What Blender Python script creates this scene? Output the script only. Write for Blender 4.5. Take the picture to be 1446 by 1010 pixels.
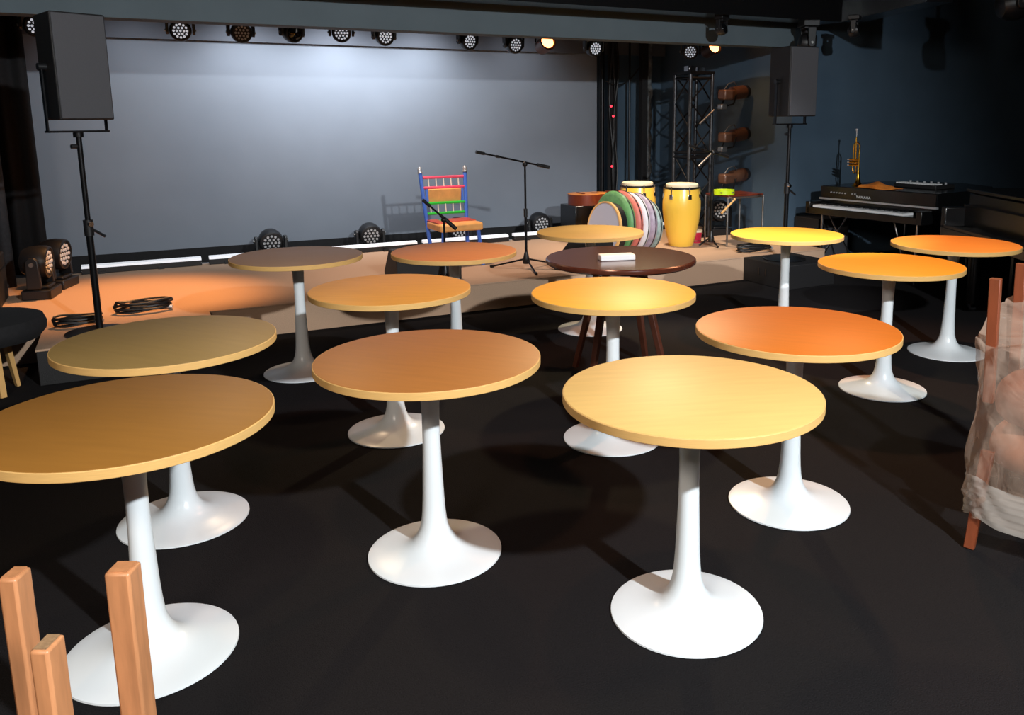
import bpy, math, random
from math import sin, cos, pi, radians as R
from mathutils import Vector, Matrix
random.seed(7)
scene = bpy.context.scene
for o in list(bpy.data.objects): bpy.data.objects.remove(o)
COL = scene.collection

# ------------------------------------------------------------------ camera
# fitted from the thirteen equal round tables (top 0.784 m, foot 0.483 m, height 0.74 m)
FPX, PITCH, ROLL, EYE, PX, PY = 1178.226, R(10.5162), R(-.3268), 1.5551, 74.263, -118.406
IW, IH = 1446, 1010
FWD = Vector((0, cos(PITCH), -sin(PITCH))); R0 = Vector((1, 0, 0)); U0 = Vector((0, sin(PITCH), cos(PITCH)))
RT = cos(ROLL) * R0 + sin(ROLL) * U0; UP = -sin(ROLL) * R0 + cos(ROLL) * U0
cam = bpy.data.cameras.new('camera'); camo = bpy.data.objects.new('camera', cam); COL.objects.link(camo)
M = Matrix((RT, UP, -FWD)).transposed().to_4x4(); M.translation = (0, 0, EYE); camo.matrix_world = M
cam.sensor_fit = 'HORIZONTAL'; cam.sensor_width = 36; cam.lens = 36 * FPX / IW
cam.shift_x = -PX / IW; cam.shift_y = PY / IW
cam.clip_start = .05; cam.clip_end = 60
scene.camera = camo

# room axes: s runs along the stage front, t towards the back of the stage; origin = right end of stage front on the floor
ANG = R(27.5)
O = Vector((1.686, 7.97, 0)); A = Vector((cos(ANG), sin(ANG), 0)); B = Vector((-sin(ANG), cos(ANG), 0))
def W(s, t, z=0): return O + A * s + B * t + Vector((0, 0, z))
def ray(u, v): return FWD + RT * ((u - IW / 2 - PX) / FPX) + UP * ((IH / 2 + PY - v) / FPX)
def on_z(u, v, z):
    d = ray(u, v); return Vector((0, 0, EYE)) + d * ((z - EYE) / d.z)
def on_t(u, v, t):
    d = ray(u, v); c = Vector((0, 0, EYE)); return c + d * ((W(0, t) - c).dot(B) / d.dot(B))

# ------------------------------------------------------------------ world, lights, exposure
world = bpy.data.worlds.new('world'); scene.world = world; world.use_nodes = True
world.node_tree.nodes['Background'].inputs[0].default_value = (.5, .55, .65, 1)
world.node_tree.nodes['Background'].inputs[1].default_value = .05
scene.view_settings.view_transform = 'Standard'; scene.view_settings.look = 'None'
scene.view_settings.exposure = 0; scene.view_settings.gamma = 1; scene.view_settings.use_curve_mapping = False

def spot(name, loc, tgt, power, col, size, blend=.3, rad=.05):
    l = bpy.data.lights.new(name, 'SPOT'); l.energy = power; l.color = col; l.spot_size = R(size); l.spot_blend = blend
    l.shadow_soft_size = rad
    o = bpy.data.objects.new(name, l); COL.objects.link(o); o.location = loc
    o.rotation_euler = (Vector(tgt) - Vector(loc)).to_track_quat('-Z', 'Y').to_euler(); return o
# white ceiling spots of the hall, behind and to the right of the camera (they throw the stem shadows up-left), and an added warm fill
spot('hall_key_light', (2.3, -.6, 3.2), (-.3, 4.7, .5), 1500, (.90, .96, 1.0), 88, .55, .06)
spot('hall_fill_light', (-1.6, -1.2, 3.2), (.2, 7.0, .8), 520, (1.0, .86, .74), 84, .6, .6)  # added soft warm fill from the left, not a known hall lamp
spot('hall_forward_light', (2.3, 3.0, 3.1), (1.25, 7.3, .35), 800, (.96, .97, 1.0), 40, .6, .06)
# amber heads on the bar over the stage front, turned back on to the tables
spot('amber_table_light', (2.4, 6.1, 3.1), (1.7, 4.7, .4), 250, (1.0, .42, .2), 84, .7, .06)
spot('amber_centre_light', (-.05, 4.6, 3.1), (.25, 4.0, 0), 70, (1.0, .45, .28), 88, .7, .06)
spot('warm_table_light', W(-1.0, .1, 2.75), (.6, 4.9, .6), 330, (1.0, .78, .45), 60, .5, .06)
spot('warm_left_light', W(-4.2, .1, 2.75), (-1.2, 4.0, .6), 60, (1.0, .72, .45), 70, .6, .06)
# stage: white heads washing the grey backdrop from above
for i, (s, p) in enumerate([(-5.0, 26), (-4.0, 80), (-3.1, 125), (-2.2, 95), (-1.0, 20)]):
    spot('backdrop_wash_light', W(s, 2.3, 2.58), W(s, 3.05, 1.5), p, (.86, .92, 1.0), 125, 1.0, .12)
spot('amber_stage_light', W(-4.7, .95, 2.6), W(-5.3, .7, .2), 430, (1.0, .47, .18), 60, .8, .08)
spot('warm_stage_light', W(-2.8, .95, 2.62), W(-2.5, .75, .2), 190, (1.0, .74, .58), 95, .7, .08)
spot('percussion_light', W(-.4, .95, 2.62), W(-.15, .95, .2), 230, (1.0, .82, .62), 80, .7, .08)
spot('truss_light', W(.55, .95, 2.55), W(.8, 1.2, .9), 22, (1.0, .50, .22), 90, .7, .06)

# ------------------------------------------------------------------ materials
def lin(c):
    return tuple(((x / 255) / 12.92 if x / 255 <= .04045 else ((x / 255 + .055) / 1.055) ** 2.4) for x in c)
MATS = {}
def mat(name, rgb, rough=.5, metal=0., var=.0, scale=30., bump=0., emit=None, es=0., alpha=None, spec=None, coat=0, stretch=None):
    if name in MATS: return MATS[name]
    m = bpy.data.materials.new(name); m.use_nodes = True; nt = m.node_tree; b = nt.nodes['Principled BSDF']
    c = lin(rgb); b.inputs['Roughness'].default_value = rough; b.inputs['Metallic'].default_value = metal
    b.inputs['Base Color'].default_value = (*c, 1)
    if spec is not None: b.inputs['Specular IOR Level'].default_value = spec
    if coat: b.inputs['Coat Weight'].default_value = coat; b.inputs['Coat Roughness'].default_value = .15
    if var or bump:
        tc = nt.nodes.new('ShaderNodeTexCoord'); mp = nt.nodes.new('ShaderNodeMapping'); nz = nt.nodes.new('ShaderNodeTexNoise')
        nz.inputs['Scale'].default_value = scale; nz.inputs['Detail'].default_value = 4
        nt.links.new(tc.outputs['Object'], mp.inputs[0]); nt.links.new(mp.outputs[0], nz.inputs['Vector'])
        if stretch: mp.inputs['Scale'].default_value = stretch
        if var:
            rp = nt.nodes.new('ShaderNodeValToRGB')
            rp.color_ramp.elements[0].position = .3; rp.color_ramp.elements[1].position = .7
            rp.color_ramp.elements[0].color = (*[x * (1 - var) for x in c], 1)
            rp.color_ramp.elements[1].color = (*[min(1, x * (1 + var)) for x in c], 1)
            nt.links.new(nz.outputs['Fac'], rp.inputs[0]); nt.links.new(rp.outputs[0], b.inputs['Base Color'])
        if bump:
            bp = nt.nodes.new('ShaderNodeBump'); bp.inputs['Strength'].default_value = bump; bp.inputs['Distance'].default_value = .01
            nt.links.new(nz.outputs['Fac'], bp.inputs['Height']); nt.links.new(bp.outputs[0], b.inputs['Normal'])
    if emit: b.inputs['Emission Color'].default_value = (*lin(emit), 1); b.inputs['Emission Strength'].default_value = es
    if alpha is not None: b.inputs['Alpha'].default_value = alpha
    MATS[name] = m; return m
K = dict(
 carpet=mat('black_carpet', (27, 25, 26), .95, var=.35, scale=220, bump=.5, spec=.1),
 tan=mat('tan_stage_carpet', (190, 158, 132), .95, var=.06, scale=160, bump=.3, spec=.1),
 wallp=mat('dark_teal_paint', (70, 88, 104), .8, var=.06, scale=3, spec=.2),
 fascia=mat('slate_paint', (84, 95, 101), .8, var=.06, scale=3, spec=.2),
 ceil=mat('black_ceiling_paint', (20, 20, 22), .9),
 screen=mat('grey_backdrop_cloth', (128, 134, 143), .85, var=.03, scale=2.5, spec=.15),
 border=mat('grey_border_cloth', (92, 96, 104), .9),
 curtain=mat('black_velour', (20, 19, 21), .9, var=.3, scale=40),
 curtain_lit=mat('lit_black_velour', (52, 54, 58), .9, var=.2, scale=40),  # black velour again, greyed to paint in the light on the curtain
 blk=mat('black_plastic', (20, 20, 22), .42),
 blkm=mat('black_metal', (24, 24, 26), .35, .6),
 satin=mat('black_satin_paint', (14, 14, 15), .25, 0, coat=.3),
 grille=mat('charcoal_grille', (68, 68, 72), .7, var=.15, scale=400, bump=.3),
 cab=mat('black_cabinet_paint', (22, 21, 22), .6, var=.2, scale=200, bump=.2),
 white=mat('white_lacquer', (226, 231, 233), .28, spec=.5),
 wplastic=mat('white_plastic', (240, 240, 240), .45),
 diff=mat('white_diffuser', (235, 235, 238), .4, emit=(235, 238, 245), es=.5),
 chrome=mat('chrome', (205, 205, 208), .18, 1.),
 dullch=mat('dull_chrome', (150, 148, 146), .35, .9),
 silver=mat('silver_trim', (200, 202, 206), .35, .6),
 lens=mat('led_lens', (205, 207, 210), .25),
 litlens=mat('lit_led_lens', (225, 228, 232), .25, emit=(225, 232, 245), es=.5),
 gap=mat('led_plate', (30, 30, 33), .5),
 glass=mat('dark_lens_glass', (10, 12, 14), .08, coat=.5),
 lit=mat('lit_amber_lens', (255, 190, 130), .4, emit=(255, 150, 80), es=9.),
 red=mat('red_indicator', (255, 60, 70), .4, emit=(255, 60, 80), es=1.6),
 brass=mat('lacquered_brass', (225, 170, 60), .2, 1.),
 orange=mat('orange_cloth', (235, 135, 45), .85, var=.1, scale=30, bump=.3),
 yellow=mat('yellow_conga_lacquer', (250, 200, 75), .3, coat=.3),
 skin=mat('rawhide_head', (240, 222, 185), .6, var=.04, scale=8),
 greyhead=mat('grey_drum_head', (172, 175, 190), .55),
 neon=mat('neon_yellow_plastic', (205, 235, 30), .4),
 bred=mat('red_bongo_lacquer', (190, 30, 60), .35),
 mahog=mat('mahogany_side', (105, 42, 22), .3, var=.2, scale=12, coat=.4),
 spruce=mat('amber_spruce', (226, 140, 62), .35, var=.1, scale=20, coat=.3),
 pale=mat('pale_wood', (222, 172, 105), .5, var=.08, scale=14),
 cwood=mat('oiled_chair_wood', (196, 134, 90), .4, var=.14, scale=9, stretch=(6, 6, .8)),
 cwood2=mat('red_brown_chair_wood', (122, 60, 34), .4, var=.14, scale=9, stretch=(6, 6, .8)),
 endg=mat('raw_end_grain', (150, 118, 84), .8, var=.2, scale=120),
 darkwood=mat('dark_walnut', (82, 40, 27), .22, var=.2, scale=7, stretch=(1, 8, 1), coat=.2),
 darkleg=mat('dark_walnut_leg', (86, 46, 32), .4, var=.2, scale=10),
 blue=mat('blue_paint', (70, 112, 205), .35), pink=mat('pink_paint', (228, 78, 110), .4), green=mat('green_paint', (40, 190, 60), .4),
 lace=mat('white_spindle_paint', (225, 215, 200), .5),
 orleather=mat('orange_leather', (246, 176, 102), .45, var=.12, scale=14), rdleather=mat('red_leather', (190, 72, 55), .45, var=.1, scale=14),
 bgreen=mat('green_drum_bag', (98, 150, 92), .5, var=.25, scale=14), bsal=mat('salmon_drum_bag', (208, 112, 98), .5, var=.15, scale=14),
 bwhite=mat('white_drum_bag', (226, 222, 224), .5, var=.08, scale=14), blil=mat('lilac_drum_bag', (166, 150, 166), .45, var=.25, scale=18),
 bcel=mat('grey_drum_bag', (150, 168, 164), .4, var=.3, scale=20),
 amberlit=mat('amber_lit_housing', (92, 62, 46), .4, .2, var=.15, scale=20),  # dark grey lamp bodies, the amber light on them painted as brown
 cable=mat('black_rubber_cable', (18, 17, 18), .5), kraft=mat('tan_cushion', (160, 100, 70), .8, var=.15, scale=10),
)
def wood(name, rgb, edge=False):
    """veneer: fine straight grain along x, soft gloss"""
    return mat(name, rgb, .5 if not edge else .55, var=.05, scale=4 if not edge else 9, stretch=(1.2, 10, 1) if not edge else (3, 3, 30), spec=.22)
# thin crumpled stretch film
pm = bpy.data.materials.new('clear_wrap_film'); pm.use_nodes = True; nt = pm.node_tree; b = nt.nodes['Principled BSDF']
b.inputs['Base Color'].default_value = (*lin((200, 172, 152)), 1); b.inputs['Roughness'].default_value = .16; b.inputs['Alpha'].default_value = .5
tc = nt.nodes.new('ShaderNodeTexCoord'); nz = nt.nodes.new('ShaderNodeTexNoise'); nz.inputs['Scale'].default_value = 6; nz.inputs['Detail'].default_value = 3
nz.inputs['Distortion'].default_value = 1.2
bp = nt.nodes.new('ShaderNodeBump'); bp.inputs['Strength'].default_value = .5; bp.inputs['Distance'].default_value = .025
rp = nt.nodes.new('ShaderNodeMapRange'); rp.inputs[3].default_value = .12; rp.inputs[4].default_value = .62
nt.links.new(tc.outputs['Object'], nz.inputs['Vector']); nt.links.new(nz.outputs['Fac'], bp.inputs['Height']); nt.links.new(bp.outputs[0], b.inputs['Normal'])
nt.links.new(nz.outputs['Fac'], rp.inputs[0]); nt.links.new(rp.outputs[0], b.inputs['Alpha']); K['film'] = pm

# ------------------------------------------------------------------ mesh helpers
class MB:
    def __init__(s): s.v = []; s.f = []
    def add(s, vs, fs):
        n = len(s.v); s.v += [tuple(v) for v in vs]; s.f += [tuple(i + n for i in f) for f in fs]; return s
    def box(s, x0, x1, y0, y1, z0, z1, m=None):
        vs = [Vector((x, y, z)) for z in (z0, z1) for x, y in ((x0, y0), (x1, y0), (x1, y1), (x0, y1))]
        if m: vs = [m @ v for v in vs]
        return s.add(vs, [(3, 2, 1, 0), (4, 5, 6, 7), (0, 1, 5, 4), (1, 2, 6, 5), (2, 3, 7, 6), (3, 0, 4, 7)])
    def bar(s, p, q, w, d=None, up=(0, 0, 1), w2=None):
        p, q = Vector(p), Vector(q); d = d or w; z = (q - p).normalized(); u = Vector(up)
        if abs(z.dot(u)) > .98: u = Vector((0, 1, 0))
        x = u.cross(z).normalized(); y = z.cross(x); k = (w2 / w) if w2 else 1
        vs = [p + x * a * w / 2 + y * c * d / 2 for a, c in ((-1, -1), (1, -1), (1, 1), (-1, 1))] + \
             [q + x * a * w * k / 2 + y * c * d * k / 2 for a, c in ((-1, -1), (1, -1), (1, 1), (-1, 1))]
        return s.add(vs, [(3, 2, 1, 0), (4, 5, 6, 7), (0, 1, 5, 4), (1, 2, 6, 5), (2, 3, 7, 6), (3, 0, 4, 7)])
    def lathe(s, prof, n=32, m=None, cap0=True, cap1=True):
        vs = []; fs = []
        for r, z in prof:
            for i in range(n):
                a = 2 * pi * i / n; v = Vector((r * cos(a), r * sin(a), z)); vs.append(m @ v if m else v)
        for k in range(len(prof) - 1):
            for i in range(n):
                j = (i + 1) % n; fs.append((k * n + i, k * n + j, (k + 1) * n + j, (k + 1) * n + i))
        if cap0: fs.append(tuple(reversed(range(n))))
        if cap1: fs.append(tuple((len(prof) - 1) * n + i for i in range(n)))
        return s.add(vs, fs)
    def cyl(s, p, q, r, r2=None, n=16):
        p, q = Vector(p), Vector(q); d = q - p
        m = Matrix.Translation(p) @ d.to_track_quat('Z', 'Y').to_matrix().to_4x4()
        return s.lathe([(r, 0), (r if r2 is None else r2, d.length)], n, m)
    def tube(s, pts, r, n=8, closed=False):
        pts = [Vector(p) for p in pts]; vs = []; fs = []; N = len(pts); u = None
        for i, p in enumerate(pts):
            t = (pts[(i + 1) % N] - pts[i - 1]) if closed else (pts[min(i + 1, N - 1)] - pts[max(i - 1, 0)])
            t.normalize()
            if u is None: u = Vector((0, 0, 1)) if abs(t.z) < .9 else Vector((1, 0, 0))
            x = (u - t * u.dot(t)).normalized(); y = t.cross(x); u = x
            vs += [p + (x * cos(2 * pi * k / n) + y * sin(2 * pi * k / n)) * r for k in range(n)]
        for i in range(N if closed else N - 1):
            a = i * n; c = ((i + 1) % N) * n
            for k in range(n): fs.append((a + k, a + (k + 1) % n, c + (k + 1) % n, c + k))
        if not closed: fs += [tuple(reversed(range(n))), tuple((N - 1) * n + k for k in range(n))]
        return s.add(vs, fs)
    def prism(s, poly, z0, z1, m=None):
        n = len(poly); vs = [Vector((x, y, z)) for z in (z0, z1) for x, y in poly]
        if m: vs = [m @ v for v in vs]
        return s.add(vs, [tuple(reversed(range(n))), tuple(range(n, 2 * n))] + [(i, (i + 1) % n, n + (i + 1) % n, n + i) for i in range(n)])
    def ball(s, c, rx, ry, rz, n=16, k=8, m=None, pw=1.):
        vs = []; fs = []; c = Vector(c)
        sg = lambda a: math.copysign(abs(a) ** pw, a)
        for j in range(k + 1):
            ph = -pi / 2 + pi * j / k
            for i in range(n):
                a = 2 * pi * i / n; v = Vector((rx * sg(cos(ph)) * sg(cos(a)), ry * sg(cos(ph)) * sg(sin(a)), rz * sg(sin(ph)))) + c
                vs.append(m @ v if m else v)
        for j in range(k):
            for i in range(n): fs.append((j * n + i, j * n + (i + 1) % n, (j + 1) * n + (i + 1) % n, (j + 1) * n + i))
        return s.add(vs, fs)
def link(name, mb, m, parent=None, bevel=0, angle=35):
    me = bpy.data.meshes.new(name); me.from_pydata([tuple(v) for v in mb.v], [], mb.f); me.materials.append(m)
    me.polygons.foreach_set('use_smooth', [True] * len(me.polygons)); me.update()
    me.set_sharp_from_angle(angle=R(angle))
    o = bpy.data.objects.new(name, me); COL.objects.link(o)
    if parent: o.parent = parent
    if bevel:
        bv = o.modifiers.new('edge', 'BEVEL'); bv.width = bevel; bv.segments = 2; bv.limit_method = 'ANGLE'; bv.angle_limit = R(40)
    return o
def tag(o, label, cat, group=None):
    o['label'] = label; o['category'] = cat
    if group: o['group'] = group
    return o
def thing(name, label, cat, loc, rz=ANG, group=None):
    o = bpy.data.objects.new(name, None); COL.objects.link(o); o.empty_display_size = .1
    o.location = loc; o.rotation_euler = (0, 0, rz); return tag(o, label, cat, group)
def solo(name, mb, m, label, cat, loc=(0, 0, 0), rz=0., group=None, bevel=0):
    o = link(name, mb, m, None, bevel); o.location = loc; o.rotation_euler = (0, 0, rz); return tag(o, label, cat, group)
def struct(name, mb, m, room=True):
    o = link(name, mb, m)
    if room: o.location = O; o.rotation_euler = (0, 0, ANG)
    o['kind'] = 'structure'; return o
def copy_tree(src, parent=None):
    c = src.copy(); COL.objects.link(c); c.parent = parent
    for ch in src.children: copy_tree(ch, c)
    return c
def clone(src, label, loc, rot, group=None, scale=None):
    c = copy_tree(src); c['label'] = label; c.location = loc; c.rotation_euler = rot
    if group: c['group'] = group
    if scale: c.scale = (scale,) * 3
    return c

# ------------------------------------------------------------------ setting (room coordinates s,t,z)
SW, TB, ZB, ZC = 1.15, .6, 2.276, 3.35
struct('floor', MB().box(-8, 6.2, -9.6, 3.3, -.1, 0), K['carpet'])
struct('ceiling', MB().box(-8, 6.2, -9.6, 3.3, ZC, ZC + .1), K['ceil'])
struct('wall_back', MB().box(-8, SW + .1, 3.09, 3.2, 0, ZC), K['wallp'])
struct('wall_stage_right', MB().box(SW, SW + .1, TB + .2, 3.09, 0, ZC), K['wallp'])
struct('wall_beam', MB().box(-8, SW, 0, .2, ZB, ZC), K['fascia']).location = O + B * TB
struct('wall_proscenium', MB().box(SW, 6.2, 0, .2, 0, ZC), K['wallp']).location = O + B * TB
struct('wall_left', MB().box(-8.1, -8, -9.6, 3.2, 0, ZC), K['wallp'])
struct('wall_right', MB().box(6.2, 6.3, -9.6, .8, 0, ZC), K['wallp'])
struct('wall_front', MB().box(-8, 6.2, -9.7, -9.6, 0, ZC), K['wallp'])

# ------------------------------------------------------------------ stage
ZS = .225
st_ = thing('stage_platform', 'low tan carpeted stage in front of the grey backdrop', 'stage', O)
ZR = .11
link('riser', MB().box(-6.7, SW - .03, 0, 2.2, 0, ZS - .012), K['tan'], st_)
link('carpet_top', MB().box(-6.7, SW - .03, -.004, 2.2, ZS - .012, ZS), K['tan'], st_, .004)
link('black_rear_floor', MB().box(-6.7, SW - .005, 2.2, 3.085, 0, ZR), K['cab'], st_)
ap = thing('stage_block', 'black sided block with tan carpet top under the loudspeaker stand with cable coils', 'stage block', W(-5.75, -.6))
link('body', MB().box(0, 1.0, 0, .595, 0, ZS - .012), K['cab'], ap, .004)
link('carpet_top', MB().box(-.003, 1.003, -.003, .595, ZS - .012, ZS), K['tan'], ap)
bx = thing('stage_block', 'all black block with hand slots at the corner of the tan stage', 'stage block', W(.06, -.6))
link('body', MB().box(0, .6, 0, .595, 0, ZS), K['cab'], bx, .006)
for y in (.26, .36): link('hand_slot', MB().box(-.004, .004, y, y + .022, .09, .16), K['satin'], bx)
# backdrop and its border
scr = thing('backdrop_screen', 'wide grey backdrop cloth stretched across the rear of the stage', 'backdrop', W(-5.94, 3.05))
link('cloth', MB().box(0, 6.1, 0, .03, .25, 2.36), K['screen'], scr)
link('bottom_batten', MB().box(0, 6.1, -.012, .03, ZR, .262), K['curtain'], scr)
solo('border_cloth', MB().box(-6.2, SW, 0, .02, 2.345, 3.0), K['border'], 'dark grey border cloth hanging above the backdrop behind the hung lights', 'border', W(0, 3.0), ANG)
# black legs on the left, pleated
def drape(s0, s1, t, z0, z1, amp, pl, m, name, label):
    n = 60; mb = MB(); vs = []
    for i in range(n + 1):
        x = s0 + (s1 - s0) * i / n; y = amp * sin(i / n * pl * 2 * pi)
        vs += [(x, y, z0), (x, y, z1)]
    mb.add(vs, [(2 * i, 2 * i + 2, 2 * i + 3, 2 * i + 1) for i in range(n)])
    o = solo(name, mb, m, label, 'curtain', W(0, t), ANG); md = o.modifiers.new('thick', 'SOLIDIFY'); md.thickness = .01; return o
drape(-6.35, -5.86, 2.35, ZS, 2.9, .03, 3, K['curtain'], 'stage_curtain', 'black pleated leg curtain hanging beside the grey backdrop edge')
drape(-6.8, -6.06, 1.75, ZS, 2.9, .035, 4, K['curtain_lit'], 'stage_curtain', 'black pleated curtain coloured charcoal as if lit, behind the black flight case')
# pipes, cable runs at the right end of backdrop
solo('black_pipe', MB().cyl((0, 0, ZS), (0, 0, 2.9), .03, n=12), K['blkm'], 'plain black upright pipe at the edge of the grey backdrop', 'pipe', W(.15, 2.9))
cb = thing('cable_run', 'bundle of hanging black cables with red indicator lights', 'cables', W(.29, 2.85, ZS))
for k in range(3):
    link('cable', MB().tube([(.025 * sin(k * 2.1 + z * (3 + k)) + .03 * (k - 1), .02 * cos(k + z * 4), z) for z in [i * .09 for i in range(30)]], .011), K['cable'], cb)
link('cable_cover', MB().box(-.05, .075, .04, .07, 0, 2.65), K['curtain'], cb)
for px, py in ((863, 150), (866, 164), (864, 235)):
    p = on_t(px, py, 2.81) - W(.29, 2.85, ZS); q = Matrix.Rotation(-ANG, 3, 'Z') @ p
    link('indicator', MB().ball(q, .018, .012, .014, 10, 6), K['red'], cb)
solo('black_pipe', MB().cyl((0, 0, ZS), (0, 0, 2.9), .014, n=10), K['blkm'], 'thin black upright pipe between the two cable runs', 'pipe', W(.55, 2.9))
fw = thing('wrapped_pole', 'tall pole wrapped in glossy dark film in the stage corner', 'pole', W(.78, 2.85, ZS))
link('pole', MB().box(-.09, -.01, -.03, .05, 0, 2.6), K['curtain'], fw)
link('film', MB().tube([(.035 + .012 * sin(i * 1.3), .012 * cos(i * 2.1), i * .065) for i in range(41)], .035, 9), mat('grey_film', (92, 96, 98), .25, var=.3, scale=20, bump=.6), fw)
solo('hanging_cable', MB().tube([(-.63 + .6 * i / 12, 0, 2.02 - .1 * sin(pi * i / 12) + .3 * (i / 12) ** 2) for i in range(13)], .008), K['cable'], 'slack black cable looping between pipes beside the backdrop', 'cable', W(.78, 2.84), ANG)

# LED battens along the back of the stage
BL = ['nearest the black curtains', 'second one from the black curtains', 'leading up to the rainbow chair', 'behind the rainbow chair', 'behind the tall microphone stand', 'behind the congas and drum bags']
def batten(s, label):
    t = thing('led_batten', label, 'light batten', W(s, 2.1, ZS), ANG, 'light battens in front of the backdrop')
    link('housing', MB().box(.01, .99, 0, .075, .0, .05), K['blk'], t, .004)
    link('diffuser', MB().prism([(.0, .028), (.075, .05), (.075, .078), (.012, .07)], .012, .988, Matrix(((0, 0, 1, 0), (1, 0, 0, 0), (0, 1, 0, 0), (0, 0, 0, 1)))), K['diff'], t)
    for x in (.14, .62): link('foot', MB().box(x, x + .05, -.03, .0, 0, .02), K['blk'], t)
for i in range(6): batten(-5.62 + 1.045 * i, 'white topped light batten at the stage rear, ' + BL[i])
solo('floor_cable', MB().tube([(-5.5 + i * .2, .05 * sin(i * .8), .012) for i in range(28)], .007), mat('grey_cable', (150, 152, 156), .5), 'thin pale cable lying behind the light battens', 'cable', W(0, 2.9, ZR), ANG)

# ------------------------------------------------------------------ moving lights
def led_face(mb, r, m):
    for ring, cnt in ((0, 1), (.42, 6), (.80, 12)):
        for k in range(cnt):
            a = 2 * pi * k / cnt; rr = r * .155
            mb.lathe([(rr, 0), (rr * .8, .008)], 8, m @ Matrix.Translation((r * ring * cos(a), r * ring * sin(a), 0)))
def make_mover(label, group, tilt=0., led=True, loc=(0, 0, 0), rz=0., on=False):
    """moving head: base, two yoke arms, head that looks along local -y, tilted"""
    t = thing('moving_head_light', label, 'stage light', loc, rz, group)
    link('base', MB().prism([(-.14, -.1), (.14, -.1), (.14, .1), (-.14, .1)], 0, .075).box(-.09, .09, -.075, .075, .075, .1), K['blk'], t, .008)
    for sx in (-1, 1):
        a = link('yoke_arm', MB().prism([(-.05, .09), (.05, .09), (.042, .3), (.02, .325), (-.02, .325), (-.042, .3)], sx * .148 - .016, sx * .148 + .016,
             Matrix(((0, 0, 1, 0), (1, 0, 0, 0), (0, 1, 0, 0), (0, 0, 0, 1)))), K['blk'], t, .006)
        link('pivot_cap', MB().cyl((sx * .16, 0, .275), (sx * .176, 0, .275), .016, n=10), K['dullch'], a)
    hm = Matrix.Translation((0, 0, .275)) @ Matrix.Rotation(tilt, 4, 'X') @ Matrix.Rotation(pi / 2, 4, 'X')   # local z -> -y
    h = link('head', MB().lathe([(.05, -.12), (.09, -.105), (.115, -.06), (.126, 0), (.126, .05), (.12, .075), (.106, .08), (.104, .066)], 28, hm), K['blk'], t)
    if led:
        link('led_plate', MB().lathe([(.106, .064), (.106, .067)], 28, hm), K['gap'], h)
        mb = MB(); led_face(mb, .094, hm @ Matrix.Translation((0, 0, .067))); link('led_lenses', mb, K['litlens' if on else 'lens'], h)
    else:
        link('lens', MB().lathe([(.1, .06), (.085, .082), (.04, .094), (.0, .097)], 24, hm, True, False), K['glass'], h)
    return t
FG = 'moving lights standing in front of the backdrop'
for s, t, z, lab in ((-3.96, 2.42, 0, 'black moving light before the backdrop, the farthest from the rainbow chair'),
                  (-2.96, 2.42, 0, 'black moving light before the backdrop, next on the flight case side of the rainbow chair'),
                  (-1.98, 2.42, 0, 'black moving light before the backdrop, seen under the rainbow chair seat'),
                  (-.97, 2.42, 0, 'black moving light before the backdrop, between the tall microphone stand and the guitar')):
    m = make_mover(lab, FG, R(16), True, W(s, t, ZR), ANG); m.scale = (.95,) * 3
make_mover('black moving light on the stage behind the chrome percussion table', None, R(-8), True, W(.84, 1.42, ZS), ANG - R(8))
make_mover('black moving light turned sideways at the stage edge beside the flight case', None, R(4), True, W(-5.84, 1.17, ZS), ANG + R(78)).scale = (1.0,) * 3
make_mover('black moving light turned sideways, behind the one beside the flight case', None, R(4), True, W(-5.75, 1.56, ZS), ANG + R(70)).scale = (1.0,) * 3
# hung row behind the beam
hang = solo('lighting_pipe', MB().cyl((-6.5, 0, 2.53), (1.1, 0, 2.53), .02, n=12).cyl((-4, 0, 2.6), (-4, 0, ZC), .012).cyl((0, 0, 2.6), (0, 0, ZC), .012).cyl((-6, 0, 2.6), (-6, 0, ZC), .012),
     K['blkm'], 'long black pipe behind the beam carrying the hung stage lights', 'pipe', W(0, 1.5), ANG)
for px, py, yaw, led, lab in ((50, 36, 10, 1, 'hung black moving light half behind the loudspeaker nearest the curtains'),
        (255, 43, -6, 1, 'hung moving light with bright lenses, next along from the loudspeaker by the curtains'),
        (340, 46, 5, 1, 'hung moving light with dim lenses above the grey backdrop'),
        (412, 46, 20, 0, 'hung moving light with a dark glass lens above the grey backdrop'),
        (482, 46, -12, 1, 'hung moving light showing only the lower rows of bright lenses'),
        (542, 51, 6, 1, 'hung moving light above the side of the backdrop nearest the rainbow chair'),
        (660, 58, 14, 1, 'hung moving light above the tall microphone stand boom tip'),
        (725, 63, 8, 1, 'hung moving light next to the lit amber lamp'),
        (838, 68, 0, 1, 'hung moving light at the backdrop edge above the cable run'),
        (975, 73, -35, 1, 'hung moving light turned aside above the truss tower')):
    m = make_mover(lab, 'moving lights hung behind the beam', R(-10), bool(led), on=py not in (46,) or px == 482)
    c = on_t(px, py, 1.5); m.scale = (.68,) * 3; m.location = c + Vector((0, 0, .275 * .68)); m.rotation_euler = (0, pi, ANG + R(yaw))
    link('hook_clamp', MB().box(-.03, .03, -.04, .04, -(2.53 - m.location.z) / .68, 0), K['blkm'], m)
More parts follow.
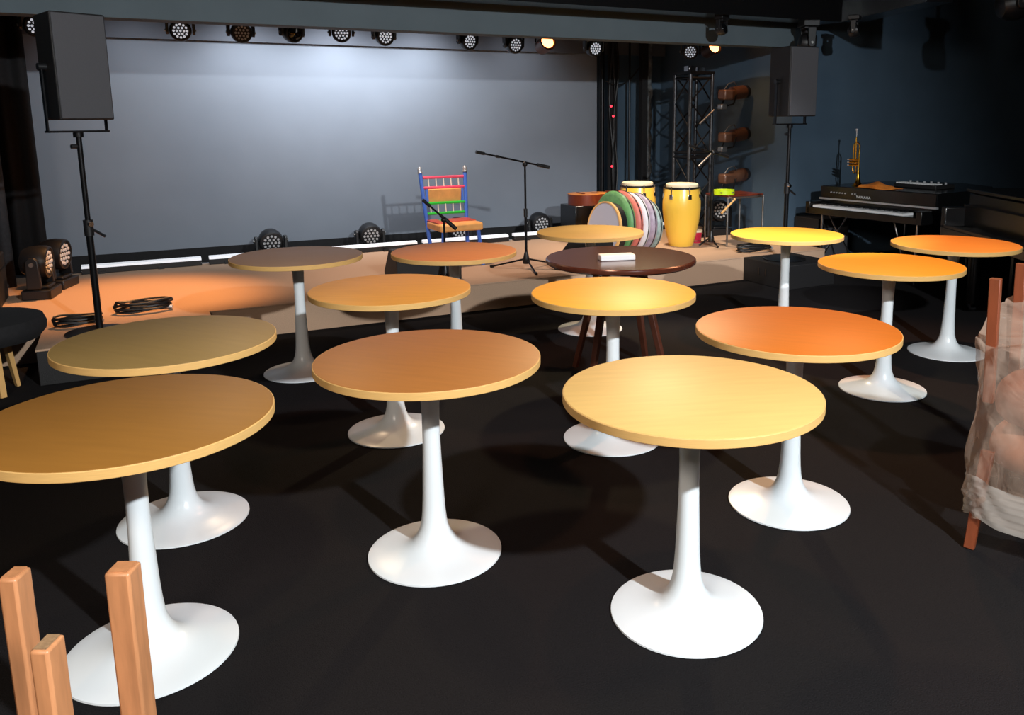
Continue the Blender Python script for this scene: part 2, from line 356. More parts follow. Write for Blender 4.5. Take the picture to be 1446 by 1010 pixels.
def par_lamp(px, py, t, label):
    c = on_t(px, py, t); o = thing('par_lamp', label, 'stage light', c, ANG)
    hm = Matrix.Rotation(R(90 - 18), 4, 'X')
    link('can', MB().lathe([(.05, -.16), (.075, -.13), (.085, 0), (.09, .03), (.08, .03), (.078, .02)], 20, hm), K['amberlit'], o)
    link('lens', MB().lathe([(.072, .018), (.03, .03), (.0, .032)], 20, hm, True, False), K['lit'], o)
    link('bracket', MB().tube([(-.1, .05, 0), (-.1, .05, .14), (0, .05, .2), (.1, .05, .14), (.1, .05, 0)], .01), K['blkm'], o)
    link('hook', MB().cyl((0, .05, .18), (0, .05, 2.53 - c.z), .012, n=8), K['blkm'], o)
par_lamp(772, 60, 1.45, 'small amber lamp switched on above the backdrop')
par_lamp(1007, 67, 1.45, 'small amber lamp switched on above the truss tower')

# black bars under the hall ceiling with larger heads
lb = thing('lighting_bar', 'black bar hung under the ceiling along the beam', 'lighting bar', W(0, .3, 2.5), ANG)
link('rail', MB().box(-7.5, 1.36, -.14, .12, .0, .5), K['satin'], lb)
for x in (-5, -2.5, 0, 1.2): link('drop_rod', MB().cyl((x, 0, .1), (x, 0, ZC - 2.5), .012, n=8), K['blkm'], lb)
p0, p1 = W(1.345, .16, 2.5), W(.87, -1.25, 2.5); rz2 = math.atan2(p1.y - p0.y, p1.x - p0.x); L2 = (p1 - p0).length
lb2 = thing('lighting_bar', 'black bar hung under the ceiling, running away from the beam over the pianos', 'lighting bar', p0, rz2)
link('rail', MB().box(0, L2, -.0, .24, .0, .5), K['satin'], lb2)
for x in (.4, 1.2): link('drop_rod', MB().cyl((x, .1, .1), (x, .1, ZC - 2.5), .012, n=8), K['blkm'], lb2)
HG = 'heads hung from the ceiling bars'
def hung(px, py, t, yaw, sc, lab, tilt=20):
    m = make_mover(lab, HG, R(tilt), False); c = on_t(px, py, t)
    m.rotation_euler = (0, pi, ANG + R(yaw)); m.scale = (sc,) * 3; m.location = Vector((c.x, c.y, 2.505))
hung(1142, 30, .25, 65, .8, 'large dark moving head hung above the loudspeaker near the piano', -10)
hung(1020, 5, .28, 20, .45, 'small dark head hung on the bar above the truss tower')
hung(1208, 10, -.25, 35, .5, 'small dark head hung on the bar running over the pianos')
m = make_mover('dark moving head hung on its own drop pipe over the grand piano', HG, R(10), False); m.rotation_euler = (0, pi, ANG + R(60)); m.scale = (1.1,) * 3
c = on_t(1432, -2, -1.5); m.location = c + Vector((0, 0, .26))
solo('drop_pipe', MB().cyl((0, 0, 0), (0, 0, ZC - m.location.z), .018, n=10), K['blkm'], 'short black pipe holding the head over the grand piano', 'pipe', m.location)

# ------------------------------------------------------------------ loudspeakers on stands
def speaker(s, t, zb, yaw, hw, lab_s, lab_p):
    base = W(s, t, zb); rz = ANG + R(yaw)
    p = thing('speaker_stand', lab_p, 'speaker stand', base, rz, None)
    H = 1.475 - zb
    link('foot_plate', MB().lathe([(.2, 0), (.2, .008), (.03, .014)], 28), K['blkm'], p)
    link('lower_tube', MB().cyl((0, 0, .01), (0, 0, H * .56), .021, n=16), K['blkm'], p)
    col = link('collar', MB().cyl((0, 0, H * .5), (0, 0, H * .58), .028, n=16), K['blk'], p)
    link('clamp_screw', MB().cyl((0, -.026, H * .56), (0, -.045, H * .56), .016, n=10), K['chrome'], col)
    link('locking_lever', MB().cyl((.02, -.01, H * .53), (.085, -.02, H * .49), .009, n=8), K['blk'], col)
    link('upper_tube', MB().cyl((0, 0, H * .55), (0, 0, H + .02), .016, n=16), K['blkm'], p)
    link('knob', MB().cyl((-.015, 0, H - .07), (-.05, 0, H - .07), .014, n=10), K['blk'], p)
    q = thing('loudspeaker', lab_s, 'loudspeaker', W(s, t, 1.49), rz, None)
    cabm = MB().prism([(-hw, -.16), (hw, -.16), (hw - .035, .16), (-hw + .035, .16)], .075, .695)
    c = link('cabinet', cabm, K['cab'], q, .008)
    link('grille', MB().box(-hw + .008, hw - .008, -.172, -.158, .083, .687), K['grille'], c, .006)
    br = link('bracket', MB().box(-hw - .02, hw + .02, -.03, .03, 0, .012), K['blkm'], q)
    for sx in (-1, 1):
        link('bracket_arm', MB().bar((sx * (hw + .014), 0, .0), (sx * (hw + .014), 0, .4), .03, .008, (1, 0, 0)), K['blkm'], q)
        link('bracket_knob', MB().cyl((sx * (hw - .03), 0, .385), (sx * (hw + .03), 0, .385), .022, n=12), K['blk'], q)
    link('stand_socket', MB().cyl((0, 0, -.03), (0, 0, 0), .03, n=14), K['blkm'], q)
speaker(-5.42, -.3, ZS, 24, .155, 'black loudspeaker with charcoal grille in front of the grey backdrop', 'black pole stand on the tan topped block among cable coils')
speaker(.32, -.28, ZS, -2, .16, 'black loudspeaker with charcoal grille beside the piano wall', 'black pole stand on the all black block beside the piano')

# ------------------------------------------------------------------ round tables
TABLES = [
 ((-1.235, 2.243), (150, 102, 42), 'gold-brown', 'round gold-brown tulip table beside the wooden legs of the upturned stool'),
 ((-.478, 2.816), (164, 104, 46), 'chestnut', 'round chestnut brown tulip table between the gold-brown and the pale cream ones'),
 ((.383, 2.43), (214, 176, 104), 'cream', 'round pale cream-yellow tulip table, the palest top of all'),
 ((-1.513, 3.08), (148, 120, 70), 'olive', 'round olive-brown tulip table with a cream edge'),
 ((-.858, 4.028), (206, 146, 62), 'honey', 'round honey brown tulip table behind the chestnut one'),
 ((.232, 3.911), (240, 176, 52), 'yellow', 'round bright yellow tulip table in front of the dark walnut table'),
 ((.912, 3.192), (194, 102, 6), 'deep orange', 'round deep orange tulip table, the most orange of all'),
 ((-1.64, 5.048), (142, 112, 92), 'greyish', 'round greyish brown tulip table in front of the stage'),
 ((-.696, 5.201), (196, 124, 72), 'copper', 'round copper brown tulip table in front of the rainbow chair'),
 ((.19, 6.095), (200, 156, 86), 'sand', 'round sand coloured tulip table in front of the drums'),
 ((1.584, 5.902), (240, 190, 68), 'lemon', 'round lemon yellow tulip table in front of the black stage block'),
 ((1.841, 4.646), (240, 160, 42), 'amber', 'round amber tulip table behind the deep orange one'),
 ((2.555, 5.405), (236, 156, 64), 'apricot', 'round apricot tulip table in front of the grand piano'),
]
PED = [(.238, 0), (.2415, .003), (.2405, .008), (.228, .0115), (.2, .0155), (.17, .0205), (.14, .027), (.115, .034), (.095, .043), (.077, .057), (.061, .08), (.051, .105), (.0455, .13),
       (.0415, .17), (.0385, .22), (.036, .29), (.033, .37), (.031, .45), (.031, .52), (.0335, .6), (.037, .66), (.0405, .7), (.041, .713)]
ped_me = None; edge_me = None
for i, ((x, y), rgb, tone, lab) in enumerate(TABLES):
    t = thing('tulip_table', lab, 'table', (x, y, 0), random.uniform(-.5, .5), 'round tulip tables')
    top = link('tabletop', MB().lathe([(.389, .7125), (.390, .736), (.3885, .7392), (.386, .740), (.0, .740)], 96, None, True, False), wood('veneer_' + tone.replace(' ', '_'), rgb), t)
    if i == 0:
        e = link('edge_band', MB().lathe([(.386, .712), (.3905, .712), (.392, .7135), (.392, .7365), (.3905, .7385), (.3885, .7385)], 96, None, False, False), wood('edge_veneer', (214, 170, 104), True), top)
        p = link('pedestal', MB().lathe(PED, 64), K['white'], t, 0, 60)
        g = link('mounting_plate', MB().lathe([(.11, .705), (.11, .7125)], 24), K['blkm'], t)
        keep = (e, p, g)
    else:
        for src, par in zip(keep, (top, t, t)):
            c = src.copy(); COL.objects.link(c); c.parent = par
# dark table with splayed legs
dt = thing('splay_leg_table', 'round dark walnut table with splayed wooden legs and a white pack on top', 'table', (.335, 4.93, 0), R(20))
link('tabletop', MB().lathe([(.42, .70), (.447, .712), (.45, .722), (.447, .734), (.44, .74), (0, .74)], 96, None, True, False), K['darkwood'], dt)
for k, a in enumerate((35, 125, 215, 305)):
    c_, s_ = cos(R(a)), sin(R(a))
    link('leg', MB().bar((.14 * c_, .14 * s_, .70), (.33 * c_, .33 * s_, 0), .042, .042, (c_, s_, 0), .03), K['darkleg'], dt, .003)
link('apron', MB().lathe([(.2, .665), (.2, .702)], 32), K['darkleg'], dt)
pk = solo('paper_pack', MB().box(-.105, .105, -.04, .04, 0, .034), K['wplastic'], 'small white paper pack lying on the dark walnut table', 'pack', (.305, 4.83, .74), R(12), None, .006)

# ------------------------------------------------------------------ chair on stage
ch = thing('painted_chair', 'rainbow painted wooden chair with blue posts and orange seat on the stage', 'chair', W(-2.52, 1.04, ZS), ANG + R(2))
for sx in (-1, 1):
    pst = link('back_post', MB().tube([(sx * .185, .12, 0), (sx * .19, .14, .2), (sx * .2, .17, .38), (sx * .213, .205, .6), (sx * .225, .24, .84)], .019, 10), K['blue'], ch)
    link('finial', MB().ball((sx * .227, .245, .868), .02, .02, .03, 12, 8).cyl((sx * .225, .24, .835), (sx * .226, .243, .85), .024, n=12), K['silver'], pst)
    link('front_leg', MB().tube([(sx * .17, -.17, .34), (sx * .185, -.185, .15), (sx * .2, -.2, 0)], .018, 10), K['blue'], ch)
def rail(z, y, m): link('back_rail', MB().tube([(-.205, y, z), (0, y + .004, z), (.205, y, z)], .013, 10), m, ch)
rail(.795, .232, K['pink']); rail(.70, .218, K['pink']); rail(.555, .196, K['green']); rail(.46, .182, K['green'])
for k in range(5):
    x = -.15 + .075 * k
    link('spindle', MB().cyl((x, .218, .70), (x, .232, .795), .006, n=8), K['lace'], ch)
    link('spindle', MB().cyl((x, .182, .46), (x, .196, .555), .006, n=8), K['lace'], ch)
bpn = link('back_panel', MB().bar((-.165, .207, .627), (.165, .207, .627), .018, .125, (0, -.15, 1)), K['orleather'], ch, .006)
for sx in (-1, 1): link('inner_slat', MB().bar((sx * .175, .198, .555), (sx * .178, .219, .7), .022, .014), K['blue'], ch)
seat = link('seat', MB().box(-.21, .21, -.21, .16, .325, .40), K['orleather'], ch, .02)
link('seat_patch', MB().box(-.04, .2, -.06, .155, .398, .408), K['rdleather'], seat, .006)
link('seat_patch', MB().box(-.205, -.1, -.15, .155, .398, .408), K['rdleather'], seat, .006)
link('seat_patch', MB().box(-.12, -.05, -.02, .1, .399, .4085), K['green'], seat, .004)
for p, q in (((-.18, -.18, .2), (.18, -.18, .2)), ((-.185, -.18, .16), (-.19, .13, .16)), ((.185, -.18, .16), (.19, .13, .16))):
    link('stretcher', MB().cyl(p, q, .012, n=10), K['blue'], ch)

# ------------------------------------------------------------------ microphone stands
def mic_stand(label, loc, hgt, b0, b1, legr, rz=ANG, mic=False, leg0=20):
    t = thing('microphone_stand', label, 'microphone stand', loc, rz)
    link('pole', MB().cyl((0, 0, .06), (0, 0, hgt * .55), .0125, n=10).cyl((0, 0, hgt * .5), (0, 0, hgt), .009, n=10), K['blkm'], t)
    link('clutch', MB().cyl((0, 0, hgt * .5), (0, 0, hgt * .58), .017, n=12), K['blk'], t)
    link('hub', MB().lathe([(.03, .05), (.034, .08), (.022, .13), (.014, .16)], 12), K['blk'], t)
    for k in range(3):
        a = R(leg0 + 120 * k); lg = link('leg', MB().cyl((.02 * cos(a), .02 * sin(a), .09), (legr * cos(a), legr * sin(a), .012), .008, n=8), K['blkm'], t)
        link('rubber_foot', MB().cyl((legr * .92 * cos(a), legr * .92 * sin(a), .018), (legr * 1.03 * cos(a), legr * 1.03 * sin(a), .012), .0125, n=8), K['blk'], lg)
    b0, b1 = Vector(b0), Vector(b1); d = (b1 - b0).normalized()
    bm = link('boom', MB().cyl(b0, b1, .008, n=10), K['blkm'], t)
    link('boom_clutch', MB().ball((0, 0, hgt), .024, .024, .026, 12, 8), K['blk'], t)
    link('counterweight', MB().cyl(b1 - d * .02, b1 + d * .1, .0165, n=12), K['blk'], bm)
    link('boom_tip', MB().cyl(b0 - d * .03, b0 + d * .05, .014, n=10), K['blk'], bm)
    link('boom_grip', MB().cyl(b0 + d * .16, b0 + d * .19, .013, n=10), K['blk'], bm)
    if mic:
        link('microphone', MB().cyl(b1 + d * .0, b1 + d * .13, .013, .019, n=12).ball(b1 + d * .15, .026, .026, .026, 12, 8), K['blk'], bm)
    return t
mic_stand('tall black microphone stand with a bare boom beside the rainbow chair', W(-2.06, .44, ZS), .94, (-.43, 0, 1.05), (.14, 0, .925), .33)
mic_stand('short black microphone stand with a microphone in front of the rainbow chair', W(-2.93, .14, ZS), .53, (-.15, 0, .68), (.02, -.02, .52), .14, ANG, False, 30)
mic_stand('black boom microphone stand beside the chrome percussion table', W(.2, .7, ZS), .98, (-.28, .0, 1.05), (.1, .0, .955), .12, ANG, False, -90)

# ------------------------------------------------------------------ stage monitors
def wedge(label, loc, rz, w=.5, cut=False):
    t = thing('stage_monitor', label, 'loudspeaker', loc, rz)
    m = Matrix(((0, 0, 1, 0), (1, 0, 0, 0), (0, 1, 0, 0), (0, 0, 0, 1)))
    b_ = link('cabinet', MB().prism([(-.2, 0), (.17, 0), (.19, .06), (.02, .27), (-.16, .27), (-.2, .22)], -w / 2, w / 2, m), K['cab'], t, .008)
    gm = Matrix.Translation((0, .105, .165)) @ Matrix.Rotation(R(-51), 4, 'X')
    link('grille', MB().box(-w / 2 + .03, w / 2 - .03, -.11, .11, 0, .008, gm), K['grille'], b_)
    link('badge', MB().cyl((.0, -.203, .14), (.0, -.199, .14), .008, n=8), K['chrome'], b_)
    return t
wedge('black stage monitor wedge behind the copper brown table', W(-3.02, .47, ZS), ANG, .56)
wedge('black stage monitor wedge behind the dark walnut table', W(-1.6, .22, ZS), ANG + R(30), .42)

# ------------------------------------------------------------------ percussion
def conga(label, s, t, k=1.):
    c = thing('conga_drum', label, 'drum', W(s, t, ZS), ANG + R(10), 'yellow conga drums'); 
    link('shell', MB().lathe([(.122, 0), (.135, .03), (.158, .12), (.185, .25), (.2, .38), (.2, .47), (.184, .56), (.164, .64)], 40), K['yellow'], c, 0, 60)
    link('rim', MB().lathe([(.168, .60), (.175, .602), (.176, .622), (.168, .624)], 40, None, False, False), K['blk'], c)
    link('head', MB().lathe([(.168, .615), (.171, .635), (.168, .652), (.152, .66), (0, .664)], 40, None, True, False), K['skin'], c)
    for j in range(6):
        a = R(60 * j + 10); x, y = cos(a), sin(a)
        lg = link('lug', MB().cyl((.19 * x, .19 * y, .53), (.186 * x, .186 * y, .63), .0065, n=8), K['chrome'], c)
        link('lug_plate', MB().bar((.186 * x, .186 * y, .5), (.184 * x, .184 * y, .55), .04, .028, (x, y, 0)), K['chrome'], lg, .003)
    a = R(-60); n = Vector((cos(a), sin(a), 0)); q = n * .189 + Vector((0, 0, .53))
    link('badge', MB().cyl(q, q + n * .01, .022, n=16), K['blk'], c)
conga('yellow conga drum standing free beside the percussion table', -.02, .93)
conga('yellow conga drum half hidden by the coloured round bags', -.3, 1.36)
# round bags / drums in a row, standing on edge; axis runs left-right in room
ax = ANG - R(27)
def disc_bag(name, label, cat, c, r, th, m, yaw, grp=None, puff=.6):
    o = thing(name, label, cat, c, 0, grp); o.rotation_euler = (0, 0, yaw)
    hm = Matrix.Rotation(R(-90), 4, 'Y')     # local z -> -x
    pr = [(r * .62, -th / 2), (r * .86, -th / 2 * .96), (r * .96, -th / 2 * .6), (r, 0), (r * .96, th / 2 * .6), (r * .86, th / 2 * .96), (r * .62, th / 2)]
    link('bag', MB().lathe(pr, 44, Matrix.Translation((0, 0, r)) @ hm), m, o, 0, 70)
    link('zip', MB().lathe([(r * 1.0, -.006), (r * 1.006, 0), (r * 1.0, .006)], 44, Matrix.Translation((0, 0, r)) @ hm, False, False), K['blk'], o)
yw = R(33)
g0 = on_t(868, 300, .75); row0 = Vector((g0.x, g0.y, ZS)); rowd = Vector((cos(yw), sin(yw), 0)) * .094
for k, (m, tone, r) in enumerate((('bgreen', 'green', .318), ('bsal', 'salmon red', .316), ('bwhite', 'white', .306), ('blil', 'lilac grey', .300), ('bcel', 'pale grey green', .27))):
    disc_bag('drum_bag', 'round %s drum bag standing on edge among the drums' % tone, 'drum bag', row0 + rowd * k, r, .092, K[m], yw, 'round drum bags in a row')
fd = thing('frame_drum', 'grey headed drum leaning on the green round bag', 'drum', row0 - Vector((cos(yw), sin(yw), 0)) * .205 + Vector((sin(yw), -cos(yw), 0)) * .1, yw)
hm = Matrix.Translation((0, 0, .279)) @ Matrix.Rotation(R(-83), 4, 'Y')
link('shell', MB().lathe([(.262, -.09), (.262, .0), (.25, .0), (.25, -.09)], 44, hm, False, False), K['blk'], fd)
link('head', MB().lathe([(.256, -.004), (.256, .002), (0, .004)], 44, hm, True, False), K['greyhead'], fd)
link('hoop', MB().lathe([(.262, -.02), (.27, -.02), (.27, .008), (.256, .008), (.256, .0)], 44, hm, False, False), K['pale'], fd)
# guitar lying flat on a black case, pale drum below
gp = W(-.66, 1.78, ZS)
solo('black_case', MB().box(-.26, .12, -.16, .2, 0, .40), K['satin'], 'black upright case under the acoustic guitar', 'case', gp, ANG, None, .008)
pd = thing('wooden_drum', 'pale tapered wooden drum below the acoustic guitar', 'drum', W(-.64, 1.45, ZS), ANG)
link('shell', MB().lathe([(.075, 0), (.08, .06), (.12, .3), (.125, .38)], 28), K['pale'], pd); link('head', MB().lathe([(.128, .365), (.13, .385), (.12, .392), (0, .394)], 28, None, True, False), K['skin'], pd)
gu = thing('acoustic_guitar', 'acoustic guitar with amber top and mahogany sides lying on the black case', 'guitar', gp + Vector((0, 0, .40)) + A * .0, ANG)
out = []
for i in range(48):
    a = 2 * pi * i / 48; x = .245 * cos(a); wd = .19 - .03 * cos(a) - .035 * (cos(2 * a + pi) + 1) * .9 * 0 - .04 * math.exp(-((cos(a) - .25) / .3) ** 2)
    out.append((x, wd * sin(a)))
link('body_side', MB().prism(out, 0, .115), K['mahog'], gu)
tp = link('soundboard', MB().prism([(x * 1.01, y * 1.01) for x, y in out], .115, .121), K['spruce'], gu)
link('sound_hole', MB().lathe([(.048, .1212), (.048, .1225)], 24, Matrix.Translation((.07, 0, 0))), K['blk'], tp)
link('bridge', MB().box(-.12, -.095, -.075, .075, .121, .131), K['mahog'], tp)
nk = link('neck', MB().bar((.22, 0, .125), (.62, 0, .128), .05, .022), K['mahog'], gu); link('headstock', MB().bar((.62, 0, .126), (.78, 0, .11), .068, .016), K['mahog'], nk)
# bongos
bg = thing('bongo_drums', 'pair of small red bongo drums on the stage floor', 'drum', W(.245, 1.1, ZS), ANG + R(85)); bg.scale = (.85,) * 3
for x, r in ((-.085, .085), (.095, .07)):
    d_ = link('shell', MB().lathe([(r * .82, 0), (r, .13), (r, .15)], 24, Matrix.Translation((x, 0, 0))), K['bred'], bg)
    link('head', MB().lathe([(r * 1.04, .135), (r * 1.06, .155), (r * .9, .162), (0, .163)], 24, Matrix.Translation((x, 0, 0)), True, False), K['skin'], d_)
    link('ring', MB().lathe([(r * .86, .02), (r * .9, .02), (r * .92, .035), (r * .87, .035)], 24, Matrix.Translation((x, 0, 0)), False, False), K['chrome'], d_)
link('center_block', MB().box(-.03, .05, -.025, .025, .04, .11), K['blk'], bg)
# percussion table
pt = thing('percussion_table', 'chrome framed percussion table with a brown top on the stage', 'table', W(.565, .79, ZS), ANG)
TX, TY, TH = .235, .19, .52
link('tabletop', MB().box(-TX, TX, -TY, TY, TH, TH + .02), K['mahog'], pt, .003)
for sx in (-1, 1):
    for sy in (-1, 1): link('leg', MB().cyl((sx * TX, sy * TY, 0), (sx * TX, sy * TY, TH), .010, n=10), K['dullch'], pt)
    link('side_bar', MB().cyl((sx * TX, -TY, .015), (sx * TX, TY, .015), .008, n=8), K['dullch'], pt)
    link('top_bar', MB().cyl((-TX, sx * TY, TH - .01), (TX, sx * TY, TH - .01), .009, n=8), K['dullch'], pt)
tb = thing('tambourine', 'neon yellow tambourine lying on the percussion table', 'tambourine', W(.37, .72, ZS + .54), ANG)
link('frame', MB().lathe([(.1, 0), (.108, 0), (.108, .05), (.1, .05)], 32, None, False, False), K['neon'], tb); 
for j in range(5):
    a = R(72 * j); link('jingle', MB().cyl((.104 * cos(a), .104 * sin(a), .018), (.104 * cos(a), .104 * sin(a), .032), .0115, n=10), K['chrome'], tb)
link('lid', MB().lathe([(.101, .046), (.0, .049)], 32, None, True, False), K['neon'], tb)
bs = thing('drum_stick', 'pale drum stick hanging at the percussion table edge', 'drum stick', W(.30, .575, ZS + .36), ANG)
link('shaft', MB().cyl((-.07, 0, 0), (.09, 0, .13), .012, .009, n=10), K['pale'], bs); link('tip', MB().ball((.096, 0, .136), .013, .013, .015, 10, 6), K['pale'], bs)
link('clip', MB().tube([(.06, 0, .11), (.065, .01, .15), (.04, .03, .165)], .006), K['dullch'], bs)

# ------------------------------------------------------------------ truss tower with three lamps
tw = thing('truss_tower', 'black square truss tower in the stage corner', 'truss', W(.33, 1.3, ZS), ANG)
TWD, THH = .29, 1.80
cs = [(0, 0), (TWD, 0), (TWD, TWD), (0, TWD)]
link('base_plate', MB().box(-.03, TWD + .03, -.03, TWD + .03, 0, .012), K['blkm'], tw); link('top_plate', MB().box(-.02, TWD + .02, -.02, TWD + .02, THH, THH + .03), K['blkm'], tw)
trm = mat('scuffed_truss_metal', (62, 62, 64), .35, .7, var=.3, scale=30)
for x, y in cs: link('chord', MB().cyl((x, y, .01), (x, y, THH), .02, n=12), trm, tw)
for f in range(4):
    (x0, y0), (x1, y1) = cs[f], cs[(f + 1) % 4]
    for k in range(6):
        z0 = .05 + k * .29; a_, b_ = ((x0, y0, z0), (x1, y1, z0 + .29)) if k % 2 else ((x1, y1, z0), (x0, y0, z0 + .29))
        link('brace', MB().cyl(a_, b_, .009, n=8), K['blkm'], tw)
    for z in (.9, .95, THH - .04): link('cross_bar', MB().cyl((x0, y0, z), (x1, y1, z), .014, n=8), K['blkm'], tw)
for zc in (1.83, 1.375, .915):
    lp = thing('spot_lamp', 'brown lit %s spot lamp clamped to the truss tower' % {1.83: 'top', 1.375: 'middle', .915: 'bottom'}[zc], 'stage light', on_t(1030, {1.83: 134, 1.375: 194, .915: 252}[zc], 1.22), ANG + R(8), 'spot lamps on the truss tower')
    bd = link('rear_housing', MB().box(-.13, .06, -.06, .06, -.055, .055), K['amberlit'], lp, .02)
    link('barrel', MB().cyl((.04, 0, .015), (.22, 0, .035), .072, .075, n=24), K['amberlit'], lp)
    link('lens_tube', MB().cyl((.21, 0, .034), (.27, 0, .04), .066, .07, n=24), K['blk'], lp)
    link('yoke', MB().tube([(.02, -.08, 0), (-.02, -.085, -.1), (-.03, 0, -.12), (-.02, .085, -.1), (.02, .08, 0)], .01), K['blkm'], lp)
    link('clamp', MB().box(-.15, -.06, -.035, .035, -.16, -.1), K['dullch'], lp, .01)
    link('clamp_arm', MB().cyl((-.1, 0, -.13), (-.1, .09, -.13), .014, n=10), K['chrome'], lp)
    link('safety_cable', MB().tube([(-.1, -.02, .06), (-.05, -.03, .12), (.04, -.03, .14), (.1, -.02, .08)], .005), K['dullch'], lp)
solo('truss_clamp', MB().box(.0, .1, .0, .08, 0, .06).box(.14, .22, 0, .06, 0, .05).cyl((.05, -.01, .03), (.05, .09, .03), .035, n=14), K['chrome'], 'metal clamp parts lying on top of the truss tower', 'clamp', W(.37, 1.4, ZS + 1.832), ANG)
for zz in (1.54, 1.08):
    solo('stay_rod', MB().cyl((-.02, 0, -.05), (.17, 0, .1), .012, n=10), K['dullch'], ('upper' if zz > 1.2 else 'lower') + ' grey rod angled across the truss tower', 'rod', W(.46, 1.268, zz), ANG)

# ------------------------------------------------------------------ left of stage: case, stool, cables
fc = thing('flight_case', 'black flight case behind the sideways moving lights', 'case', W(-6.3, 1.0, ZS), ANG)
link('body', MB().box(-.3, .23, -.2, .3, 0, .36), K['cab'], fc, .01); link('lid_line', MB().box(-.302, .232, -.202, .302, .25, .258), K['blkm'], fc)
link('label_plate', MB().box(.13, .17, -.204, -.198, .335, .345), K['wplastic'], fc)
sl = thing('round_stool', 'round black topped stool at the end of the tan topped block', 'stool', (-3.36, 4.66, 0), 0)
link('seat', MB().lathe([(.2, .30), (.29, .32), (.325, .36), (.33, .40), (.315, .44), (.28, .452), (0, .455)], 44, None, True, False), K['curtain'], sl)
for k in range(4):
    a = R(-30 + 90 * k); link('leg', MB().bar((.12 * cos(a), .12 * sin(a), .31), (.16 * cos(a), .16 * sin(a), 0), .045, .03, (cos(a), sin(a), 0), .03), K['pale'], sl)
def coil(loc, r, turns, label, squash=.5, rot=0.):
    o = thing('cable_coil', label, 'cable', loc, ANG + rot); pts = []
    for i in range(turns * 18):
        a = 2 * pi * i / 18; rr = r * (1 + .12 * sin(i * .37) + .08 * cos(i * 1.1)); pts.append((rr * cos(a), squash * rr * sin(a), .012 + .012 * (i / 18) + .006 * sin(i * .9)))
    link('loops', MB().tube(pts, .008, 6), K['cable'], o)
    link('plug', MB().cyl((r * .7, -.02, .03), (r * 1.1, -.04, .025), .014, n=10), K['silver'], o)
coil(W(-5.56, -.03, ZS), .14, 5, 'black cable coil with a silver plug beside the speaker stand'); coil(W(-5.17, .22, ZS), .18, 6, 'flat black cable coil on the stage near the speaker stand', .45)
coil(W(.36, .22, ZS), .2, 6, 'flat black cable coil on the stage behind the all black block', .4)

# ------------------------------------------------------------------ electric piano with trumpet, cloth, synthesizer
ep = thing('electric_piano', 'black electric grand piano with silver trim on chrome legs', 'piano', W(1.25, -.42, 0), ANG + R(6))
link('case', MB().prism([(.1, .66), (1.05, .66), (1.45, .3), (1.5, -.1), (1.3, -.5), (.9, -.66), (.1, -.66)], .66, .855), K['satin'], ep, .01)
fp = link('front_panel', MB().box(.085, .1, -.66, .66, .735, .85), K['satin'], ep)
link('silver_strip', MB().box(.07, .1, -.68, .665, .715, .732), K['silver'], ep)
kb = link('keybed', MB().box(-.12, .1, -.62, .66, .575, .645), K['satin'], ep, .006)
for k in range(43):
    y = .6 - k * .0245
    if k == 0: wk = link('white_key', MB().box(-.1, .06, y - .0238, y, .645, .667), K['wplastic'], ep); kme = wk.data
    else:
        o = bpy.data.objects.new('white_key', kme); COL.objects.link(o); o.parent = ep; o.location = (0, -k * .0245, 0)
bk0 = None
for k in range(42):
    if k % 7 in (2, 6): continue
    if bk0 is None: bk0 = link('black_key', MB().box(-.0, .06, .6 - .030, .6 - .018, .667, .678), K['blk'], ep)
    else:
        o = bpy.data.objects.new('black_key', bk0.data); COL.objects.link(o); o.parent = ep; o.location = (0, -k * .0245, 0)
for y in (-.66, .62): link('cheek_block', MB().box(-.12, .1, y, y + .06, .575, .70), K['satin'], ep, .006)
for x, y in ((.0, .55), (.0, -.55), (1.2, .4), (1.1, -.4)): link('leg', MB().cyl((x, y, 0), (x, y, .58 if x < .1 else .67), .016, n=12), K['chrome'], ep)
for y0, y1 in ((.5, .18), (.25, .52)): link('brace', MB().cyl((.02, y0, .58), (.02, y1, .16), .009, n=8), K['chrome'], ep)
link('brace', MB().cyl((.02, -.28, .58), (.06, -.4, .12), .008, n=8), K['dullch'], ep)
TXM = Matrix(((0, 0, -1, 0), (-1, 0, 0, 0), (0, 1, 0, 0), (0, 0, 0, 1)))
def text(body, size, m, parent, x, y, z, name):
    cu = bpy.data.curves.new(name, 'FONT'); cu.body = body; cu.size = size; cu.extrude = .0008; cu.align_x = 'CENTER'; cu.align_y = 'CENTER'; cu.space_character = 1.25
    o = bpy.data.objects.new(name, cu); COL.objects.link(o); bpy.context.view_layer.update()
    me = bpy.data.meshes.new_from_object(o.evaluated_get(bpy.context.evaluated_depsgraph_get())); bpy.data.objects.remove(o)
    me.transform(Matrix.Translation((x, y, z)) @ TXM); me.materials.clear(); me.materials.append(m)
    n = bpy.data.objects.new(name, me); COL.objects.link(n); n.parent = parent
text('YAMAHA', .036, K['wplastic'], fp, .0835, .13, .765, 'lettering')
for k, y in enumerate((.52, .485, .45, .415, .38, .345, .26, .225)): link('letter_mark', MB().cyl((.086, y, .792), (.074, y, .792), .008, n=8), K['silver'], fp)  # small discs standing in for illegible lettering on the panel
zt = .855
trp = thing('trumpet', 'brass trumpet standing on its bell on the electric piano', 'trumpet', W(1.5, -.03, zt), ANG + R(20))
link('bell', MB().lathe([(.062, 0), (.05, .012), (.033, .035), (.021, .07), (.014, .12), (.009, .2), (.0075, .42)], 28), K['brass'], trp)
link('main_loop', MB().tube([(0, 0, .41), (.0, .012, .435), (-.0, .035, .445), (-.0, .058, .43), (-.0, .062, .40), (0, .062, .17), (0, .05, .14), (0, .035, .13)], .007, 8).tube([(0, .035, .13), (0, .028, .16), (0, .04, .5)], .006, 8), K['brass'], trp)
